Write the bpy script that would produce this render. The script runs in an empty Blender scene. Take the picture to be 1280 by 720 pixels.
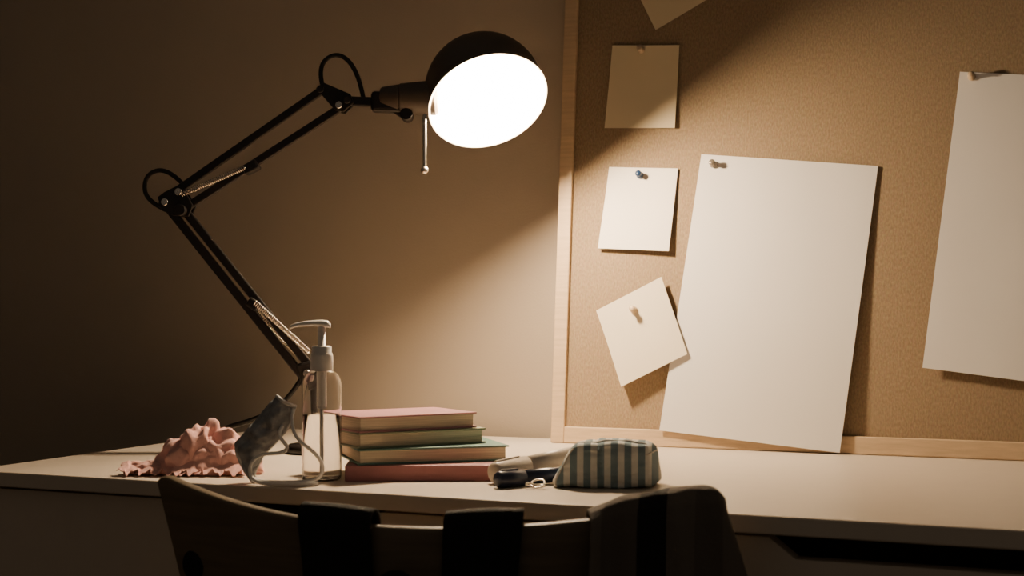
import bpy, bmesh, math, random
from mathutils import Vector, Matrix, noise
random.seed(4)
scene=bpy.context.scene
col=scene.collection
R=math.radians

# ------------------------------------------------------------------ materials
def mat(name, c, rough=.6, metal=0., noise_s=None, noise_amt=.15, bump=0., bscale=None, stretch=(1,1,1), trans=0., ior=1.45, emit=None, sheen=0., spec=None):
    m=bpy.data.materials.new(name); m.use_nodes=True
    nt=m.node_tree; b=nt.nodes['Principled BSDF']
    b.inputs['Base Color'].default_value=(*c,1); b.inputs['Roughness'].default_value=rough
    b.inputs['Metallic'].default_value=metal; b.inputs['Transmission Weight'].default_value=trans
    b.inputs['IOR'].default_value=ior
    if spec is not None: b.inputs['Specular IOR Level'].default_value=spec
    if sheen: b.inputs['Sheen Weight'].default_value=sheen
    if emit:
        b.inputs['Emission Color'].default_value=(*emit[0],1); b.inputs['Emission Strength'].default_value=emit[1]
    if noise_s or bump:
        tc=nt.nodes.new('ShaderNodeTexCoord'); mp=nt.nodes.new('ShaderNodeMapping')
        mp.inputs['Scale'].default_value=stretch
        nt.links.new(tc.outputs['Object'],mp.inputs['Vector'])
        if noise_s:
            n=nt.nodes.new('ShaderNodeTexNoise'); n.inputs['Scale'].default_value=noise_s; n.inputs['Detail'].default_value=6
            nt.links.new(mp.outputs[0],n.inputs['Vector'])
            r=nt.nodes.new('ShaderNodeValToRGB')
            lo=tuple(max(0,x*(1-noise_amt)) for x in c); hi=tuple(min(1,x*(1+noise_amt)) for x in c)
            r.color_ramp.elements[0].position=.3; r.color_ramp.elements[1].position=.7
            r.color_ramp.elements[0].color=(*lo,1); r.color_ramp.elements[1].color=(*hi,1)
            nt.links.new(n.outputs['Fac'],r.inputs[0]); nt.links.new(r.outputs[0],b.inputs['Base Color'])
        if bump:
            n2=nt.nodes.new('ShaderNodeTexNoise'); n2.inputs['Scale'].default_value=bscale or noise_s; n2.inputs['Detail'].default_value=5
            nt.links.new(mp.outputs[0],n2.inputs['Vector'])
            bp=nt.nodes.new('ShaderNodeBump'); bp.inputs['Strength'].default_value=bump; bp.inputs['Distance'].default_value=.002
            nt.links.new(n2.outputs['Fac'],bp.inputs['Height']); nt.links.new(bp.outputs[0],b.inputs['Normal'])
    return m

def stripe_mat(name, stops, axis, period, rough=.9, bump=.3, bscale=600, nz=.0):
    """repeating stripes along an object axis; stops=[(pos,color)] constant ramp"""
    m=bpy.data.materials.new(name); m.use_nodes=True; nt=m.node_tree; b=nt.nodes['Principled BSDF']
    b.inputs['Roughness'].default_value=rough
    tc=nt.nodes.new('ShaderNodeTexCoord'); sp=nt.nodes.new('ShaderNodeSeparateXYZ')
    nt.links.new(tc.outputs['Object'],sp.inputs[0])
    mt=nt.nodes.new('ShaderNodeMath'); mt.operation='DIVIDE'; mt.inputs[1].default_value=period
    nt.links.new(sp.outputs[axis],mt.inputs[0])
    fr=nt.nodes.new('ShaderNodeMath'); fr.operation='FRACT'; nt.links.new(mt.outputs[0],fr.inputs[0])
    r=nt.nodes.new('ShaderNodeValToRGB'); r.color_ramp.interpolation='CONSTANT'
    e=r.color_ramp.elements
    e[0].position=stops[0][0]; e[0].color=(*stops[0][1],1); e[1].position=stops[1][0]; e[1].color=(*stops[1][1],1)
    for p,c in stops[2:]:
        x=e.new(p); x.color=(*c,1)
    nt.links.new(fr.outputs[0],r.inputs[0]); nt.links.new(r.outputs[0],b.inputs['Base Color'])
    n2=nt.nodes.new('ShaderNodeTexNoise'); n2.inputs['Scale'].default_value=bscale
    nt.links.new(tc.outputs['Object'],n2.inputs['Vector'])
    bp=nt.nodes.new('ShaderNodeBump'); bp.inputs['Strength'].default_value=bump; bp.inputs['Distance'].default_value=.001
    nt.links.new(n2.outputs['Fac'],bp.inputs['Height']); nt.links.new(bp.outputs[0],b.inputs['Normal'])
    return m

M={}
M['wall']=mat('wall_paint',(.46,.385,.30),.9,noise_s=3,noise_amt=.03,bump=.15,bscale=350)
M['floor']=mat('floor_wood',(.16,.11,.07),.6,noise_s=8,noise_amt=.3,stretch=(1,8,1))
M['desk']=mat('desk_white_laminate',(.66,.57,.47),.42,noise_s=40,noise_amt=.015)
M['desk_in']=mat('desk_painted_shadow',(.03,.025,.02),.9)  # near-black colour stands in for shade inside the desk
M['frame']=mat('board_pine',(.60,.44,.28),.55,noise_s=14,noise_amt=.12,stretch=(1,1,14))
M['frame_h']=mat('board_pine_h',(.60,.44,.28),.55,noise_s=30,noise_amt=.12,stretch=(1,8,8))
M['paper']=mat('white_paper',(.80,.77,.73),.85,noise_s=8,noise_amt=.015)
M['note']=mat('cream_note_paper',(.80,.71,.56),.85,noise_s=8,noise_amt=.03)
M['note_w']=mat('pale_note_paper',(.86,.80,.71),.85,noise_s=8,noise_amt=.02)
M['note_d']=mat('tan_note_paper',(.76,.64,.43),.85,noise_s=8,noise_amt=.03)
M['note_r']=mat('red_note_paper',(.35,.06,.04),.85)
M['blk']=mat('black_painted_metal',(.016,.013,.012),.38)
M['shade_out']=mat('shade_dark_enamel',(.11,.086,.065),.45)
M['shade_in']=mat('shade_white_enamel',(.85,.8,.72),.5)
M['chrome']=mat('spring_steel',(.75,.68,.6),.25,metal=1)
M['rubber']=mat('black_cable',(.012,.011,.01),.5)
M['bulb']=mat('bulb_glow',(1,.9,.75),.4,emit=((1,.745,.48),1250))
M['glass']=mat('clear_plastic',(.99,.985,.975),.03,trans=1,ior=1.33)
M['liquid']=mat('sanitizer_gel',(.98,.96,.93),.0,trans=1,ior=1.12)
M['white_pl']=mat('white_plastic',(.84,.81,.77),.35)
M['tube']=mat('translucent_tube',(.88,.86,.83),.2,trans=.3)
M['pink']=mat('pink_crepe',(.74,.42,.38),1.0,noise_s=60,noise_amt=.05,bump=.3,bscale=500,sheen=.2,spec=.1)
M['mask']=mat('mask_grey_fabric',(.31,.32,.335),.85,noise_s=140,noise_amt=.3,bump=.4,bscale=400)
M['mask_hem']=mat('mask_hem',(.62,.62,.61),.85)
M['elastic']=mat('white_elastic',(.90,.88,.85),.8)
M['pages']=mat('book_pages',(.74,.64,.49),.9,noise_s=6,noise_amt=.25,stretch=(2,2,220))
M['c1']=mat('cover_mauve_pink',(.50,.24,.26),.5,noise_s=50,noise_amt=.06)
M['c2']=mat('cover_olive_green',(.30,.33,.22),.5,noise_s=50,noise_amt=.06)
M['c3']=mat('cover_teal_green',(.13,.26,.22),.5,noise_s=50,noise_amt=.06)
M['c4']=mat('cover_rose',(.42,.18,.19),.5,noise_s=50,noise_amt=.06)
M['marker']=mat('beige_marker',(.60,.53,.45),.35)
M['navy']=mat('navy_marker',(.018,.028,.060),.3)
M['chair']=mat('chair_veneer',(.17,.13,.085),.5,noise_s=12,noise_amt=.15,stretch=(1,1,12))
M['strap']=mat('black_webbing',(.013,.012,.011),.85,bump=.5,bscale=700)
M['jacket']=stripe_mat('jacket_stripe',[(0,(.13,.11,.09)),(.40,(.13,.11,.09)),(.47,(.16,.135,.11)),(.53,(.12,.10,.08)),(.62,(.012,.011,.011)),(.69,(.155,.13,.105)),(.76,(.12,.10,.08)),(.83,(.155,.13,.105)),(.9,(.12,.10,.08))],0,.30,bump=.6)
M['pouch']=stripe_mat('pouch_stripe',[(0,(.64,.65,.62)),(.48,(.17,.245,.285))],0,.0128,bump=.3)
M['zip']=mat('zipper',(.55,.53,.49),.6)
M['pin_blue']=mat('pin_blue',(.02,.05,.12),.3)
M['pin_tan']=mat('pin_tan',(.55,.42,.28),.35)
M['pin_clear']=mat('pin_smoke',(.25,.21,.17),.25,metal=.3)

# cork / particle texture
m=bpy.data.materials.new('cork'); m.use_nodes=True; nt=m.node_tree; b=nt.nodes['Principled BSDF']; b.inputs['Roughness'].default_value=.95
tc=nt.nodes.new('ShaderNodeTexCoord')
v=nt.nodes.new('ShaderNodeTexVoronoi'); v.inputs['Scale'].default_value=600
n=nt.nodes.new('ShaderNodeTexNoise'); n.inputs['Scale'].default_value=520; n.inputs['Detail'].default_value=5
mp=nt.nodes.new('ShaderNodeMapping'); mp.inputs['Scale'].default_value=(1,1,.45)
nt.links.new(tc.outputs['Object'],mp.inputs[0]); nt.links.new(mp.outputs[0],v.inputs['Vector']); nt.links.new(mp.outputs[0],n.inputs['Vector'])
r1=nt.nodes.new('ShaderNodeValToRGB'); r1.color_ramp.elements[0].position=.2; r1.color_ramp.elements[1].position=.82
r1.color_ramp.elements[0].color=(.205,.143,.085,1); r1.color_ramp.elements[1].color=(.395,.29,.18,1)
nt.links.new(n.outputs['Fac'],r1.inputs[0])
mx=nt.nodes.new('ShaderNodeMixRGB'); mx.blend_type='MULTIPLY'; mx.inputs[0].default_value=.08
nt.links.new(r1.outputs[0],mx.inputs[1]); nt.links.new(v.outputs['Color'],mx.inputs[2]); nt.links.new(mx.outputs[0],b.inputs['Base Color'])
bp=nt.nodes.new('ShaderNodeBump'); bp.inputs['Strength'].default_value=.25; bp.inputs['Distance'].default_value=.001
nt.links.new(n.outputs['Fac'],bp.inputs['Height']); nt.links.new(bp.outputs[0],b.inputs['Normal'])
M['cork']=m

# ------------------------------------------------------------------ helpers
def empty(name, loc=(0,0,0), rz=0):
    e=bpy.data.objects.new(name,None); e.location=loc; e.rotation_euler=(0,0,rz); e.empty_display_size=.02; col.objects.link(e); return e
def mesh_obj(name, verts, faces, mats, parent=None, smooth=False, fm=None):
    me=bpy.data.meshes.new(name); me.from_pydata([tuple(v) for v in verts],[],faces); 
    if not isinstance(mats,(list,tuple)): mats=[mats]
    for m_ in mats: me.materials.append(m_)
    if fm: 
        for p,i in zip(me.polygons,fm): p.material_index=i
    if smooth:
        for p in me.polygons: p.use_smooth=True
    bm=bmesh.new(); bm.from_mesh(me); bmesh.ops.recalc_face_normals(bm,faces=bm.faces); bm.to_mesh(me); bm.free()
    o=bpy.data.objects.new(name,me); col.objects.link(o)
    if parent: o.parent=parent
    return o
def box(name, lo, hi, m_, parent=None, bevel=0.):
    x0,y0,z0=lo; x1,y1,z1=hi
    vs=[(x,y,z) for x in (x0,x1) for y in (y0,y1) for z in (z0,z1)]
    fs=[(0,1,3,2),(4,6,7,5),(0,4,5,1),(2,3,7,6),(0,2,6,4),(1,5,7,3)]
    o=mesh_obj(name,vs,fs,m_,parent)
    if bevel:
        b_=o.modifiers.new('b','BEVEL'); b_.width=bevel; b_.segments=3
    return o
def lathe(name, prof, m_, parent=None, seg=48, loc=(0,0,0), quat=None, closed=False):
    vs=[];fs=[]
    for (r,z) in prof:
        for i in range(seg):
            a=2*math.pi*i/seg; vs.append((r*math.cos(a),r*math.sin(a),z))
    n=len(prof)
    rng=range(n) if closed else range(n-1)
    for j in rng:
        k=(j+1)%n
        for i in range(seg):
            i2=(i+1)%seg; fs.append((j*seg+i,j*seg+i2,k*seg+i2,k*seg+i))
    me=bpy.data.meshes.new(name); me.from_pydata(vs,[],fs); me.materials.append(m_)
    bm=bmesh.new(); bm.from_mesh(me); bmesh.ops.remove_doubles(bm,verts=bm.verts,dist=1e-6)
    bmesh.ops.recalc_face_normals(bm,faces=bm.faces); bm.to_mesh(me); bm.free()
    for p in me.polygons: p.use_smooth=True
    o=bpy.data.objects.new(name,me); col.objects.link(o); o.location=loc
    if quat: o.rotation_mode='QUATERNION'; o.rotation_quaternion=quat
    if parent: o.parent=parent
    return o
def rod(name,p0,p1,r,m_,parent=None,r1=None,seg=24,round_=.15):
    p0=Vector(p0);p1=Vector(p1); d=p1-p0; L=d.length; r1=r if r1 is None else r1
    e=min(r,r1)*round_
    prof=[(0,0),(r-e,0),(r,e),(r1,L-e),(r1-e,L),(0,L)]
    o=lathe(name,prof,m_,parent,seg,p0,d.to_track_quat('Z','Y'))
    md=o.modifiers.new('es','EDGE_SPLIT'); md.split_angle=R(40)
    return o
def bar(name,p0,p1,w,h,m_,parent=None):
    """rectangular bar between two points (y axis = depth h, in-plane width w)"""
    p0=Vector(p0);p1=Vector(p1); d=(p1-p0).normalized(); side=d.cross(Vector((0,1,0))).normalized(); up=Vector((0,1,0))
    vs=[p+side*(a*w/2)+up*(b_*h/2) for p in (p0,p1) for a in (-1,1) for b_ in (-1,1)]
    fs=[(0,1,3,2),(4,6,7,5),(0,4,5,1),(2,3,7,6),(0,2,6,4),(1,5,7,3)]
    o=mesh_obj(name,vs,fs,m_,parent); md=o.modifiers.new('b','BEVEL'); md.width=min(w,h)*.18; md.segments=2
    return o
def tube(name,pts,r,m_,parent=None,cyc=False):
    cu=bpy.data.curves.new(name,'CURVE'); cu.dimensions='3D'; cu.bevel_depth=r; cu.bevel_resolution=4; cu.resolution_u=10; cu.use_fill_caps=True
    s=cu.splines.new('NURBS'); s.points.add(len(pts)-1)
    for i,p in enumerate(pts): s.points[i].co=(*p,1)
    s.use_endpoint_u=True; s.order_u=4; s.use_cyclic_u=cyc
    cu.materials.append(m_); o=bpy.data.objects.new(name,cu); col.objects.link(o)
    if parent: o.parent=parent
    return o
def spring(name,p0,p1,rad,wire,turns,m_,parent):
    p0=Vector(p0);p1=Vector(p1);d=p1-p0; q=d.to_track_quat('Z','Y'); L=d.length; N=turns*10
    cu=bpy.data.curves.new(name,'CURVE'); cu.dimensions='3D'; cu.bevel_depth=wire; cu.bevel_resolution=2
    s=cu.splines.new('POLY'); s.points.add(N)
    for i in range(N+1):
        a=2*math.pi*i/10; p=p0+q@Vector((rad*math.cos(a),rad*math.sin(a),L*i/N)); s.points[i].co=(*p,1)
    cu.materials.append(m_); o=bpy.data.objects.new(name,cu); col.objects.link(o); o.parent=parent; return o
def grid(name,nu,nv,f,m_,parent=None,thick=0.,sub=0):
    vs=[f(i/(nu-1),j/(nv-1)) for j in range(nv) for i in range(nu)]
    fs=[(j*nu+i,j*nu+i+1,(j+1)*nu+i+1,(j+1)*nu+i) for j in range(nv-1) for i in range(nu-1)]
    me=bpy.data.meshes.new(name); me.from_pydata([tuple(v_) for v_ in vs],[],fs); me.materials.append(m_)
    for p in me.polygons: p.use_smooth=True
    o=bpy.data.objects.new(name,me); col.objects.link(o)
    if parent: o.parent=parent
    if thick:
        s=o.modifiers.new('s','SOLIDIFY'); s.thickness=thick; s.offset=0
    if sub:
        s=o.modifiers.new('ss','SUBSURF'); s.levels=sub; s.render_levels=sub
    return o

# ------------------------------------------------------------------ room
box('floor',(-1.6,-3.2,-.05),(2.6,.12,0),M['floor'])
box('wall_back',(-1.6,.02,0),(2.6,.12,2.5),M['wall'])
box('wall_left',(-1.7,-3.2,0),(-1.6,.12,2.5),M['wall'])
box('baseboard_back',(-1.6,.005,0),(2.6,.02,.08),M['desk'])

# ------------------------------------------------------------------ desk
desk=empty('desk',(0,0,0))
box('desktop',(-.388,-.589,.7345),(1.12,-.004,.75),M['desk'],desk,.0015)
box('side_panel_1',(-.37,-.56,0),(-.352,-.03,.7345),M['desk'],desk,.001)
box('side_panel_2',(1.085,-.56,0),(1.103,-.03,.7345),M['desk'],desk,.001)
box('back_panel',(-.352,-.05,.45),(1.085,-.035,.7345),M['desk'],desk)
box('drawer_shadow_panel',(-.352,-.545,.60),(1.085,-.535,.734),M['desk_in'],desk)  # added dark panel: shade behind the handle cutouts, put into its colour
def drawer(name,x0,x1,c0,c1):
    z1=.731; z0=.62; dp=.017; s=.022
    pts=[(x0,z0),(x1,z0),(x1,z1),(c1,z1),(c1-s,z1-dp),(c0+s,z1-dp),(c0,z1),(x0,z1)]
    y0,y1=-.578,-.560; n=len(pts)
    vs=[(x,y0,z) for x,z in pts]+[(x,y1,z) for x,z in pts]
    fs=[tuple(range(n)),tuple(range(2*n-1,n-1,-1))]+[(i,(i+1)%n,n+(i+1)%n,n+i) for i in range(n)]
    o=mesh_obj(name,vs,fs,M['desk'],desk); 
drawer('drawer_front_1',-.37,.325,-.12,.10)
drawer('drawer_front_2',.329,1.103,.462,.80)
box('drawer_bottom',(-.352,-.56,.62),(1.085,-.05,.63),M['desk'],desk)

# ------------------------------------------------------------------ bulletin board (leaning against the wall)
board=empty('bulletin_board',(.0654,-.055,.75)); board.rotation_euler=(-R(5.14),0,0)
W,H=.95,.72
box('cork_sheet',(.012,0,.012),(W-.012,.006,H-.012),M['cork'],board)
box('frame_left',(0,-.006,0),(.018,.008,H),M['frame'],board,.0015)
box('frame_right',(W-.018,-.006,0),(W,.008,H),M['frame'],board,.0015)
box('frame_bottom',(.018,-.006,0),(W-.018,.008,.021),M['frame_h'],board,.0015)
box('frame_top',(.018,-.006,H-.018),(W-.018,.008,H),M['frame_h'],board,.0015)
BM=Matrix.Translation(board.location)@Matrix.Rotation(-R(5.14),4,'X')
def sheet(name,tl,tr,br,bl,m_,curl=(0,0,0,0),base=.0012,ripple=.0006):
    """paper with bilinear corner lifts (tl,tr,br,bl) off the board"""
    def f(u,v):
        s=(tl[0]*(1-u)+tr[0]*u)*(1-v)+(bl[0]*(1-u)+br[0]*u)*v
        t=(tl[1]*(1-u)+tr[1]*u)*(1-v)+(bl[1]*(1-u)+br[1]*u)*v
        l=(curl[0]*(1-u)+curl[1]*u)*(1-v)**1.5+(curl[3]*(1-u)+curl[2]*u)*v**1.5
        l+=ripple*(noise.noise(Vector((u*2+s*10,v*2,1.3)))+.5)
        return BM@Vector((s,-(base+l),t))
    return grid(name,16,16,f,m_)
def rect(p0,w,h,ang):
    c,s=math.cos(ang),math.sin(ang); bl=p0
    return [(bl[0]-s*h,bl[1]+c*h),(bl[0]+c*w-s*h,bl[1]+s*w+c*h),(bl[0]+c*w,bl[1]+s*w),bl]
sheet('sticky_note',(.0663,.5127),(.1561,.5059),(.1537,.3992),(.0599,.404),M['note_d'],(0,.001,.004,.003))
sheet('sticky_note',(.0668,.3537),(.1582,.348),(.1506,.2429),(.0561,.2486),M['note_w'],(0,.001,.006,.004))
sheet('sticky_note',(.0575,.1685),(.1421,.2107),(.1786,.1148),(.0957,.0726),M['note'],(.002,.002,.004,.008),base=.006)
r_=rect((.1239,.5281),.11,.11,R(27)); sheet('sticky_note',*r_,M['note_d'])
r_=rect((.297,.553),.07,.07,R(50)); sheet('sticky_note',*r_,M['note_r'])
sheet('paper_sheet',(.1877,.365),(.4038,.3409),(.366,.001),(.1452,.0201),M['paper'],(0,.001,.012,.008))
sheet('paper_sheet',(.4956,.4488),(.735,.42),(.70,.073),(.4577,.1024),M['paper'],(0,.002,.008,.006))
def pin(s,t,m_,lift=.001):
    p=BM@Vector((s,-lift,t)); d=(BM.to_3x3()@Vector((0,-1,.15))).normalized()
    o=lathe('push_pin',[(0,0),(.0042,0),(.0046,.0008),(.0030,.0020),(.0026,.0065),(.0036,.0080),(.0040,.0090),(.0034,.0100),(0,.0103)],m_,None,24,p,d.to_track_quat('Z','Y'))
pin(.106,.503,M['pin_tan'],.0025); pin(.109,.341,M['pin_blue'],.0025); pin(.108,.169,M['pin_tan'],.009); pin(.204,.351,M['pin_clear'],.0025); pin(.509,.441,M['pin_tan'],.0025)

# ------------------------------------------------------------------ desk lamp
lamp=empty('desk_lamp',(.0714,-.2,0),R(23))
k=M['blk']
lathe('base',[(0,.7502),(.030,.7502),(.031,.752),(.031,.758),(.028,.761),(.010,.763),(.008,.766),(0,.766)],k,lamp,48,(-.235,0,0))
rod('post',(-.235,0,.76),(-.238,0,.835),.006,k,lamp)
bar('base_bracket',(-.236,0,.826),(-.244,0,.858),.022,.016,k,lamp)
for i,y in enumerate((-.0,)):
    bar('lower_arm_1',(-.2479,y,.8411),(-.4049,y,1.0379),.0098,.0085,k,lamp)
    bar('lower_arm_2',(-.2356,y,.8487),(-.3879,y,1.0379),.0098,.0085,k,lamp)
    bar('upper_arm_1',(-.3954,y,1.0606),(-.2251,y,1.1788),.0092,.0085,k,lamp)
    bar('upper_arm_2',(-.3831,y,1.0417),(-.2034,y,1.158),.0092,.0085,k,lamp)
def plate(name,pts,y0,y1,m_):
    n=len(pts); vs=[(x,y0,z) for x,z in pts]+[(x,y1,z) for x,z in pts]
    fs=[tuple(range(n)),tuple(range(2*n-1,n-1,-1))]+[(i,(i+1)%n,n+(i+1)%n,n+i) for i in range(n)]
    o=mesh_obj(name,vs,fs,m_,lamp); b_=o.modifiers.new('b','BEVEL'); b_.width=.0012; b_.segments=2
for i,(y0,y1) in enumerate(((-.0095,-.006),(.006,.0095))):
    plate('elbow_plate_%d'%(i+1),[(-.417,1.052),(-.409,1.058),(-.393,1.066),(-.385,1.060),(-.375,1.042),(-.380,1.029),(-.398,1.030),(-.412,1.036)],y0,y1,k)
    plate('head_plate_%d'%(i+1),[(-.231,1.180),(-.222,1.187),(-.190,1.173),(-.186,1.163),(-.198,1.152),(-.208,1.154)],y0,y1,k)
for i,(x,z) in enumerate([(-.4079,1.046),(-.3879,1.0379),(-.392,1.058),(-.2251,1.1788),(-.2034,1.160),(-.194,1.166),(-.241,.845)]):
    rod('joint_bolt_%d'%(i+1),(x,-.013,z),(x,.013,z),.0042,M['blk'] if i%2 else M['chrome'],lamp)
rod('elbow_knob',(-.3885,-.020,1.036),(-.3885,-.010,1.036),.007,k,lamp)
rod('hinge_stub',(-.4134,0,1.0492),(-.405,0,1.0417),.009,k,lamp)
# springs
spring('spring_1',(-.3027,-.008,.9282),(-.2384,-.008,.8695),.0032,.0009,34,M['chrome'],lamp)
spring('spring_2',(-.3095,.006,.9216),(-.2460,.006,.860),.0032,.0009,34,M['chrome'],lamp)
spring('spring_3',(-.3897,-.008,1.0545),(-.3141,-.008,1.0871),.0028,.0008,34,M['chrome'],lamp)
bar('spring_clip_1',(-.311,0,.930),(-.299,0,.922),.012,.020,k,lamp)
bar('spring_clip_2',(-.316,0,1.083),(-.300,0,1.092),.012,.020,k,lamp)
# head arm, clamp and socket
bar('head_arm',(-.193,0,1.1660),(-.140,0,1.1640),.011,.010,k,lamp)
bar('head_clamp',(-.166,0,1.165),(-.128,0,1.164),.024,.022,k,lamp)
rod('clamp_knob',(-.124,-.014,1.149),(-.124,.010,1.149),.0075,k,lamp)
bar('clamp_drop',(-.140,0,1.160),(-.120,0,1.148),.014,.012,k,lamp)
rod('socket_rear',(-.156,0,1.170),(-.132,0,1.1685),.013,M['shade_out'],lamp,.0175)
rod('socket',(-.134,0,1.1685),(-.088,0,1.1700),.0185,M['shade_out'],lamp,.0210)
rod('pull_rod',(-.1031,-.004,1.153),(-.1031,-.004,1.088),.0024,M['chrome'],lamp)
lathe('pull_rod_tip',[(0,-.005),(.003,-.0042),(.0048,-.001),(.0048,.001),(.003,.0042),(0,.005)],M['chrome'],lamp,24,(-.1031,-.004,1.0842))
# cable loops
tube('cable_loop_1',[(-.2242,.004,1.1836),(-.230,.004,1.2053),(-.2186,.004,1.2215),(-.2000,.004,1.2225),(-.1845,.004,1.2045),(-.1778,.004,1.1798),(-.1741,.004,1.1609)],.0027,M['rubber'],lamp)
tube('cable_loop_2',[(-.3897,.004,1.068),(-.4068,.004,1.0862),(-.4277,.004,1.0862),(-.4382,.004,1.0682),(-.4334,.004,1.0491),(-.4142,.004,1.0398)],.0027,M['rubber'],lamp)
tube('power_cable',[(-.2450,.0,.845),(-.2530,.0,.830),(-.2680,.0,.812),(-.279,.0,.8005),(-.3103,.0,.7872),(-.3406,.01,.7800),(-.369,.081,.765),(-.389,.187,.7535),(-.402,.230,.7535),(-.410,.245,.75),(-.412,.248,.72),(-.412,.25,.3),(-.412,.25,.01)],.0030,M['rubber'],lamp)
# shade (world direction of the opening) expressed in the lamp's frame
nW=Vector((.476,-.46,-.749)).normalized(); cW=Vector((.0453,-.211,1.1656))
inv=(Matrix.Translation((.0714,-.2,0))@Matrix.Rotation(R(23),4,'Z')).inverted()
nL=(inv.to_3x3()@nW); cL=inv@cW; q=(-nL).to_track_quat('Z','Y')
prof=[(.0725,-.001),(.0728,.0005),(.0722,.002)]
rr=.071
for i in range(0,19):
    a=math.pi/2*i/18; prof.append((rr*math.cos(a),.018+rr*math.sin(a)))
lathe('shade_outer',prof,M['shade_out'],lamp,72,cL,q)
prof=[(.0725,-.001),(.0700,-.0005),(.0694,.002)]
rr=.0692
for i in range(0,19):
    a=math.pi/2*i/18; prof.append((rr*math.cos(a),.018+rr*math.sin(a)))
lathe('shade_inner',prof,M['shade_in'],lamp,72,cL,q)
bulb_r=.018
prof=[(0,-bulb_r)]+[(bulb_r*math.cos(math.pi/2*i/10),bulb_r*math.sin(math.pi/2*i/10)) for i in range(-9,6)]+[(.0115,.024),(.0115,.05),(0,.05)]
lathe('bulb',prof,M['bulb'],lamp,32,cL-nL*.0055,q)

# ------------------------------------------------------------------ books
def book(corner,ang,L,Wd,z,th,cm,spine_front=False):
    e=empty('book',(corner[0],corner[1],z),R(ang)); bt=.0018
    box('cover_bottom',(0,0,0),(L,Wd,bt),cm,e,.0006); box('cover_top',(0,0,th-bt),(L,Wd,th),cm,e,.0006)
    if spine_front: box('spine',(0,-.0005,0),(L,.002,th),cm,e,.0008)
    else: box('spine',(0,Wd-.002,0),(L,Wd+.0005,th),cm,e,.0008)
    y0,y1=(.002,Wd-.003) if spine_front else (.003,Wd-.002)
    box('page_block',(.003,y0,bt),(L-.003,y1,th-bt),M['pages'],e)
book((.029,-.521),25,.150,.105,.750,.0155,M['c4'],True)
book((.040,-.515),40,.156,.105,.7656,.0158,M['c3'])
book((.040,-.513),52,.142,.095,.7815,.0155,M['c2'])
book((.040,-.512),55,.135,.092,.7971,.0160,M['c1'])

# ------------------------------------------------------------------ pump bottle
pb=empty('pump_bottle',(.001,-.518,.7501),R(23))
prof_o=[(0,0),(.0165,0),(.0192,.0015),(.0197,.005),(.0197,.092),(.0192,.099),(.0165,.105),(.0115,.1085),(.0098,.110),(.0098,.116)]
prof_i=[(.0090,.116),(.0090,.1105),(.0158,.1040),(.0184,.0985),(.0189,.092),(.0189,.006),(.0180,.003),(.0160,.0018),(0,.0018)]
lathe('bottle_body',prof_o+prof_i,M['glass'],pb,64)
lathe('liquid',[(0,.0022),(.0158,.0022),(.0178,.0034),(.0186,.0065),(.0186,.065),(0,.065)],M['liquid'],pb,64)
lathe('collar',[(0,.108),(.0108,.108),(.0112,.109),(.0112,.123),(.0104,.126),(.0098,.1265),(.0098,.132),(.0085,.133),(.0040,.133),(.0040,.154),(0,.154)],M['white_pl'],pb,48)
lathe('pump_housing',[(0,.070),(.0045,.071),(.0050,.074),(.0050,.104),(.0060,.108),(0,.108)],M['tube'],pb,32)
lathe('dip_tube',[(0,.006),(.0018,.006),(.0018,.071),(0,.071)],M['tube'],pb,24)
# pump head with spout to the left
sec=[(.0085,.153,.0050,.0030),(.006,.1545,.0062,.0038),(0,.1550,.0068,.0040),(-.008,.1553,.0058,.0034),(-.017,.1548,.0046,.0028),(-.026,.1535,.0036,.0024),(-.031,.1515,.0030,.0022),(-.0325,.1490,.0026,.0016)]
vs=[];fs=[];n_=16
for (x,z,wy,hz) in sec:
    for i in range(n_):
        a=2*math.pi*i/n_; vs.append((x,wy*math.cos(a),z+hz*math.sin(a)*(1 if math.sin(a)>0 else .8)))
for j in range(len(sec)-1):
    for i in range(n_): fs.append((j*n_+i,j*n_+(i+1)%n_,(j+1)*n_+(i+1)%n_,(j+1)*n_+i))
fs+= [tuple(range(n_)),tuple(range((len(sec)-1)*n_,len(sec)*n_))]
mesh_obj('pump_head',vs,fs,M['white_pl'],pb,True)

# ------------------------------------------------------------------ face mask leaning on the bottle
mk=empty('face_mask',(-.047,-.560,.7503),R(23))
rows=[((.0197,.0845),(.0379,.0743)),((.0110,.0758),(.0355,.0632)),((0,.0624),(.0292,.0505)),((-.0118,.0490),(.0174,.0379)),((-.0221,.0379),(.0063,.0268)),((-.0205,.0253),(.0010,.0158)),((-.0142,.0126),(-.0030,.0063)),((-.0047,.0010),(0,.0002))]
def fm(u,v):
    t=v*(len(rows)-1); i=min(int(t),len(rows)-2); f_=t-i
    L_=Vector((*rows[i][0],0)).lerp(Vector((*rows[i+1][0],0)),f_); R_=Vector((*rows[i][1],0)).lerp(Vector((*rows[i+1][1],0)),f_)
    p=L_.lerp(R_,u)
    y=-.010*math.sin(math.pi*u)-.004*(1-v)+.0008*math.sin(v*math.pi*14)+.0055*noise.noise(Vector((u*3.5,v*9,3)))
    return Vector((p.x,y,max(p.y,.0008)))
grid('mask_body',30,60,fm,M['mask'],mk,.0012,1)
tube('mask_top_hem',[fm(u/8,0) for u in range(9)],.0018,M['mask_hem'],mk)
tube('mask_side_hem',[fm(1,v/14) for v in range(15)],.0012,M['mask_hem'],mk)
def ml(u,v,y): return ((u-340)*.000789,y,max((606.5-v)*.000789,.0022))
tube('ear_loop_1',[ml(386,515,-.006),ml(384,535,-.012),ml(392,552,-.018),ml(412,564,-.020),ml(428,582,-.020),ml(422,602,-.018),ml(395,606,-.018),ml(370,606,-.022),ml(346,606,-.014),ml(338,602,-.004)],.0018,M['elastic'],mk)
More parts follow.
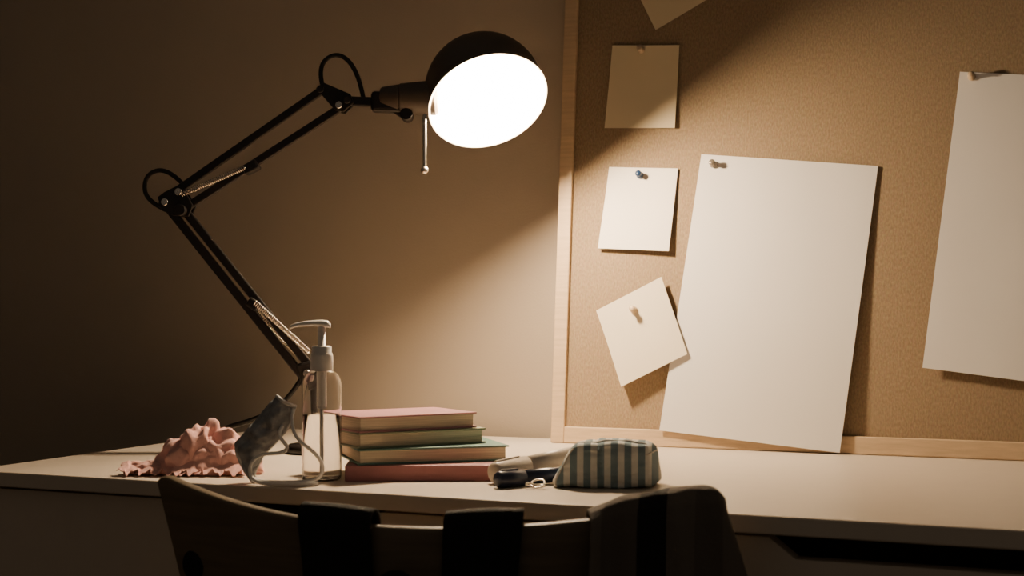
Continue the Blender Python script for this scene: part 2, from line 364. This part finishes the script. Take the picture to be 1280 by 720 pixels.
tube('ear_loop_2',[ml(374,536,-.010),ml(366,548,-.016),ml(388,560,-.018),ml(372,570,-.018),ml(350,568,-.016),ml(334,580,-.016),ml(334,598,-.012),ml(346,606,-.026),ml(372,606,-.034),ml(405,606,-.034),ml(420,606,-.026)],.0018,M['elastic'],mk)

# ------------------------------------------------------------------ crumpled pink crepe paper: creased sheet facets + gathered ruffles
cp=empty('crumpled_crepe_paper',(-.143,-.510,.7505),R(23))
def crumple_blob(name,center,size,seed,sub=5,jit=.09,npts=95,tilt=.42):
    rnd=random.Random(seed)
    bm=bmesh.new(); bmesh.ops.create_icosphere(bm,subdivisions=sub,radius=1.0)
    pts=[]
    for i in range(npts):
        a=rnd.uniform(0,2*math.pi); z=rnd.uniform(-1,1); s=math.sqrt(1-z*z)
        pts.append((Vector((s*math.cos(a),s*math.sin(a),z)),rnd.uniform(1-jit*1.9,1+jit*.6),Vector((rnd.uniform(-1,1),rnd.uniform(-1,1),rnd.uniform(-1,1)))*tilt))
    for v_ in bm.verts:
        d=v_.co.normalized()
        # planar facet of the nearest seed -> sharp creases between facets
        near=min(((d-p[0]).length_squared,i) for i,p in enumerate(pts))
        p=pts[near[1]]; rad=p[1]+(d-p[0]).dot(p[2])
        rad*=(1+.16*noise.noise(d*1.5+Vector((seed,0,0))))
        c=d*rad+Vector((noise.noise(d*3+Vector((seed,1,0))),noise.noise(d*3+Vector((0,seed,2))),0))*.08
        c=Vector((c.x*size[0],c.y*size[1],c.z*size[2]))
        if c.z<0: c.z*=.05
        v_.co=Vector(center)+c
    for _ in range(2):
        bmesh.ops.smooth_vert(bm,verts=bm.verts,factor=.4,use_axis_x=True,use_axis_y=True,use_axis_z=True)
    for v_ in bm.verts: v_.co.z=max(v_.co.z,.0)
    me=bpy.data.meshes.new(name); bm.to_mesh(me); bm.free(); me.materials.append(M['pink'])
    for p in me.polygons: p.use_smooth=True
    o=bpy.data.objects.new(name,me); col.objects.link(o); o.parent=cp
crumple_blob('wad_1',(-.004,0,.002),(.037,.032,.050),3)
crumple_blob('wad_2',(.020,-.004,.001),(.035,.028,.041),7)
crumple_blob('wad_3',(-.022,-.006,.001),(.030,.026,.033),12)
crumple_blob('wad_4',(.036,-.010,.001),(.026,.022,.030),21)
crumple_blob('wad_5',(-.052,-.012,.001),(.028,.018,.013),30)
crumple_blob('wad_6',(.006,-.014,.001),(.030,.022,.028),41)
def ruffle(name,x0,x1,y0,w,h,ph,turn):
    def f(u,v):
        x=x0+(x1-x0)*u; 
        g=math.sin(u*turn+ph)+.5*math.sin(u*turn*2.3+ph*2)
        y=y0-w*v+ .004*g*v
        z=h*(1-v)**1.2*(.75+.35*noise.noise(Vector((u*6,ph,0))))+.0022*(g+1.5)*(v)+.001
        x+=.004*noise.noise(Vector((u*9,v*3,ph)))
        return Vector((x,y,max(z,.0006)))
    grid(name,110,14,f,M['pink'],cp,.0005)
ruffle('ruffle_1',-.082,.006,-.016,.024,.014,0.3,38)
ruffle('ruffle_2',-.026,.052,-.024,.018,.018,2.1,34)
ruffle('ruffle_3',-.078,-.024,-.004,.022,.014,4.0,30)

# ------------------------------------------------------------------ markers, keyring, pouch
def marker(name,p0,p1,r,m_,cap=.35):
    p0=Vector(p0);p1=Vector(p1);d=p1-p0;L=d.length
    e=empty(name,p0); e.rotation_mode='QUATERNION'; e.rotation_quaternion=d.to_track_quat('Z','Y')
    lathe('cap',[(0,0),(r*.75,.0),(r*.98,.002),(r*1.04,.004),(r*1.04,L*cap),(r*.96,L*cap+.0005),(0,L*cap+.0005)],m_,e,32)
    lathe('barrel',[(0,L*cap),(r*.93,L*cap),(r*.95,L*.9),(r*.9,L*.985),(r*.7,L),(0,L)],m_,e,32)
    box('clip',(-.0015,r*1.04,.004),(.0015,r*1.04+.0012,L*cap*.8),m_,e,.0004)
marker('felt_marker',(.172,-.484,.7605),(.222,-.368,.7710),.0102,M['marker'])
marker('felt_marker',(.188,-.512,.7582),(.234,-.438,.7582),.0078,M['navy'])
kr=empty('keyring',(.2240,-.497,.7512))
def torus(name,c,R0,r0,tilt,m_,par):
    cu=bpy.data.curves.new(name,'CURVE'); cu.dimensions='3D'; cu.bevel_depth=r0; cu.bevel_resolution=3
    s=cu.splines.new('POLY'); s.points.add(31); s.use_cyclic_u=True
    for i in range(32):
        a=2*math.pi*i/32; s.points[i].co=(c[0]+R0*math.cos(a),c[1]+R0*math.sin(a)*math.cos(tilt),c[2]+R0*math.sin(a)*math.sin(tilt),1)
    cu.materials.append(m_); o=bpy.data.objects.new(name,cu); col.objects.link(o); o.parent=par
torus('ring_1',(0,0,.0035),.0065,.0009,R(30),M['chrome'],kr)
torus('ring_2',(-.006,-.006,.003),.0038,.0007,R(-25),M['chrome'],kr)
torus('ring_3',(.006,-.007,.002),.0035,.0006,R(10),M['chrome'],kr)

pc=empty('pencil_pouch',(.275,-.450,.7503),R(17))
def pouch_pt(x,y,z):
    pw=8; nn=(abs(x)**pw+abs(y)**pw+abs(z)**pw)**(1/pw); x,y,z=x/nn,y/nn,z/nn
    tp=1.0-.10*max(0,-x-.2)+.02*math.sin(x*6)
    hz=.0215*tp; hy=.029
    puff=1+.06*noise.noise(Vector((x*2.2,y*2,z*2)))
    X=x*.0520+.0110*(1+z)*max(0,-x)-.0035*(1+z)*max(0,x); Y=y*hy*puff*(1-.10*max(0,z)); Z=hz+z*hz*puff
    X+=.18*Y*(1 if x>0 else .3)
    fold=.0022*noise.noise(Vector((x*3,y*6,z*6+4)))
    return Vector((X,Y+fold,max(Z+fold*.6,0)))
bm=bmesh.new(); res=bmesh.ops.create_cube(bm,size=2.0); bmesh.ops.subdivide_edges(bm,edges=bm.edges[:],cuts=23,use_grid_fill=True)
for v_ in bm.verts: v_.co=pouch_pt(*v_.co)
me=bpy.data.meshes.new('pouch_body'); bm.to_mesh(me); bm.free(); me.materials.append(M['pouch'])
for p in me.polygons: p.use_smooth=True
o=bpy.data.objects.new('pouch_body',me); col.objects.link(o); o.parent=pc
zp=[pouch_pt(-1+2*i/20,-.45,1)+Vector((0,0,.0004)) for i in range(21)]
tube('zipper',zp,.0013,M['zip'],pc)
tube('side_seam',[pouch_pt(1,-1+2*i/14,.55)+Vector((.0004,0,0)) for i in range(15)],.0007,M['zip'],pc)
tube('left_seam',[pouch_pt(-1,-1,-1+2*i/14)+Vector((-.0002,-.0002,0)) for i in range(15)],.0008,M['zip'],pc)

# ------------------------------------------------------------------ chair
ch=empty('chair',(0,0,0))
ce=Vector((.988,.153,0)); cn=Vector((-.153,.988,0)); CM=Vector((.193,-.67,0))
def cpos(t,z,off=0.,wz=None):
    hw=.245-(.765-(z if wz is None else wz))*.27
    p=CM+ce*(t*hw)+cn*(-(1-t*t)*.065*hw/.245)
    tan=(ce*.245+cn*(2*t*.065)).normalized(); out=Vector((tan.y,-tan.x,0))
    p=p+out*off; return Vector((p.x,p.y,z))
def ztop(t):
    z=.746+.022*t*t+(.009*max(0,-t)**3)
    if abs(t)>.92: z-=((abs(t)-.92)/.08)**2.5*.008
    return z
def fch(u,v):
    t=-1+2*u; z=ztop(t)-v*.25
    return cpos(t,z)
o=grid('backrest',80,24,fch,M['chair'],ch,.011)
b_=o.modifiers.new('b','BEVEL'); b_.width=.003; b_.segments=3; b_.limit_method='ANGLE'; b_.angle_limit=R(50)
# seat
def fseat(u,v):
    a=-1+2*u; b2=v; w=.20*(1-.12*b2); x=a*w; y=-.19+.40*b2
    p=CM+ce*x+cn*(y+.165); return Vector((p.x,p.y,.455-.012*(1-a*a)+.01*b2))
grid('seat',24,24,fseat,M['chair'],ch,.014)
for i,(a,y) in enumerate([(-.16,0),(.16,0),(-.15,.32),(.15,.32)]):
    p0=CM+ce*a+cn*y; p1=CM+ce*(a*1.15)+cn*(y+(-.03 if y==0 else .02))
    rod('leg_%d'%(i+1),(p1.x,p1.y,.0),(p0.x,p0.y,.452),.011,M['blk'],ch)
for i,a in enumerate((-.12,.12)):
    p0=CM+ce*a+cn*(0); q0=cpos(a/.2,.53,-.008)
    rod('back_support_%d'%(i+1),(p0.x,p0.y,.45),(q0.x,q0.y,.56),.010,M['blk'],ch)
q0=cpos(-.90,.698,.003); q1=cpos(-.90,.698,.0075); rod('hole_disc',q0,q1,.014,M['strap'],ch)  # dark disc stands in for the shaded round hole in the backrest

# backpack hung over the backrest
bk=empty('backpack',(0,0,0))
path=[(-.0105,-.13),(-.0108,-.06),(-.0108,-.004),(-.0095,.006),(-.005,.0105),(0,.0118),(.005,.0105),(.0095,.006),(.0112,-.004),(.0115,-.03),(.0125,-.06),(.020,-.10)]
def strap(name,t0,t1):
    def f(u,v):
        t=t0+(t1-t0)*u; x=v*(len(path)-1); i=min(int(x),len(path)-2); w=x-i
        o_=path[i][0]*(1-w)+path[i+1][0]*w; dz=path[i][1]*(1-w)+path[i+1][1]*w
        zz=ztop(t)+dz+.0015*math.sin(u*math.pi)
        s=1 if o_>0 else -1
        return cpos(t,zz,o_*1.0+s*.0012*math.sin(u*math.pi),min(zz,.76))
    return grid(name,14,45,f,M['strap'],bk,.003)
strap('strap_1',-.355,-.095); strap('strap_2',.15,.40)
bm=bmesh.new(); bmesh.ops.create_cube(bm,size=2.0); bmesh.ops.subdivide_edges(bm,edges=bm.edges[:],cuts=13,use_grid_fill=True)
for v_ in bm.verts:
    x,y,z=v_.co; pw=4; nn=(abs(x)**pw+abs(y)**pw+abs(z)**pw)**(1/pw); x,y,z=x/nn,y/nn,z/nn
    w=Vector((x,y,z)); f=1+.05*noise.noise(w*2)
    p=CM+ce*(x*.135*f+.01)+cn*(-.118+y*.045*f); v_.co=(p.x,p.y,.50+z*.165*f)
me=bpy.data.meshes.new('bag_body'); bm.to_mesh(me); bm.free(); me.materials.append(M['strap'])
for p in me.polygons: p.use_smooth=True
o=bpy.data.objects.new('bag_body',me); col.objects.link(o); o.parent=bk
h=[cpos(t,z,.03) for t,z in ((-.05,.66),(-.045,.70),(-.02,.712),(.05,.712),(.075,.70),(.08,.66))]
tube('grab_handle',h,.005,M['strap'],bk)

# jacket over the right side of the backrest
jk=empty('striped_jacket',(CM.x,CM.y,0),math.atan2(ce.y,ce.x)); jinv=(Matrix.Translation((CM.x,CM.y,0))@Matrix.Rotation(math.atan2(ce.y,ce.x),4,'Z')).inverted()
jp=[(-.020,-.16),(-.019,-.08),(-.018,-.012),(-.014,.004),(-.007,.0095),(0,.011),(.008,.009),(.016,.001),(.020,-.014),(.024,-.08),(.028,-.16),(.032,-.22)]
def fj(u,v):
    x=v*(len(jp)-1); i=min(int(x),len(jp)-2); w=x-i
    o_=jp[i][0]*(1-w)+jp[i+1][0]*w; dz=jp[i][1]*(1-w)+jp[i+1][1]*w
    drop=max(-dz,0)
    t=.60+.42*u
    t+=drop*(1.1*u-.25*(1-u))
    k2=1.0
    if u>.86: k2=math.sqrt(max(0,1-((u-.86)/.14)**2))
    zt=ztop(min(t,.9))
    rise=min(1,(u)/.25); 
    wr=.0045*noise.noise(Vector((u*7,v*1.6,2)))+.0022*math.sin(u*23+v*2)
    zz=zt+dz*(1 if dz<0 else (.55+.45*rise))
    if u>.86: zz-=.010*((u-.86)/.14)**2
    zz+=.003*rise*(1-((u-.6))**2)
    oo=(o_+ (wr if o_>0 else -wr))*k2
    tt=min(t,1.25)
    p=cpos(tt,zz,oo,.76)
    return jinv@p
grid('jacket_cloth',60,60,fj,M['jacket'],jk,.003,1)

# ------------------------------------------------------------------ ambient room light
w=bpy.data.worlds.new('World'); scene.world=w; w.use_nodes=True
bg=w.node_tree.nodes['Background']; bg.inputs[0].default_value=(1,.83,.65,1); bg.inputs[1].default_value=.066

# ------------------------------------------------------------------ camera
cd=bpy.data.cameras.new('Camera'); cam=bpy.data.objects.new('Camera',cd); col.objects.link(cam)
cam.location=(.72,-1.728,.9168); cam.rotation_euler=(R(90),0,R(23))
cd.lens=1755/1280*36; cd.sensor_width=36; cd.shift_y=30/1280
cd.clip_start=.02
cd.dof.use_dof=True; cd.dof.focus_distance=1.62; cd.dof.aperture_fstop=9
scene.camera=cam
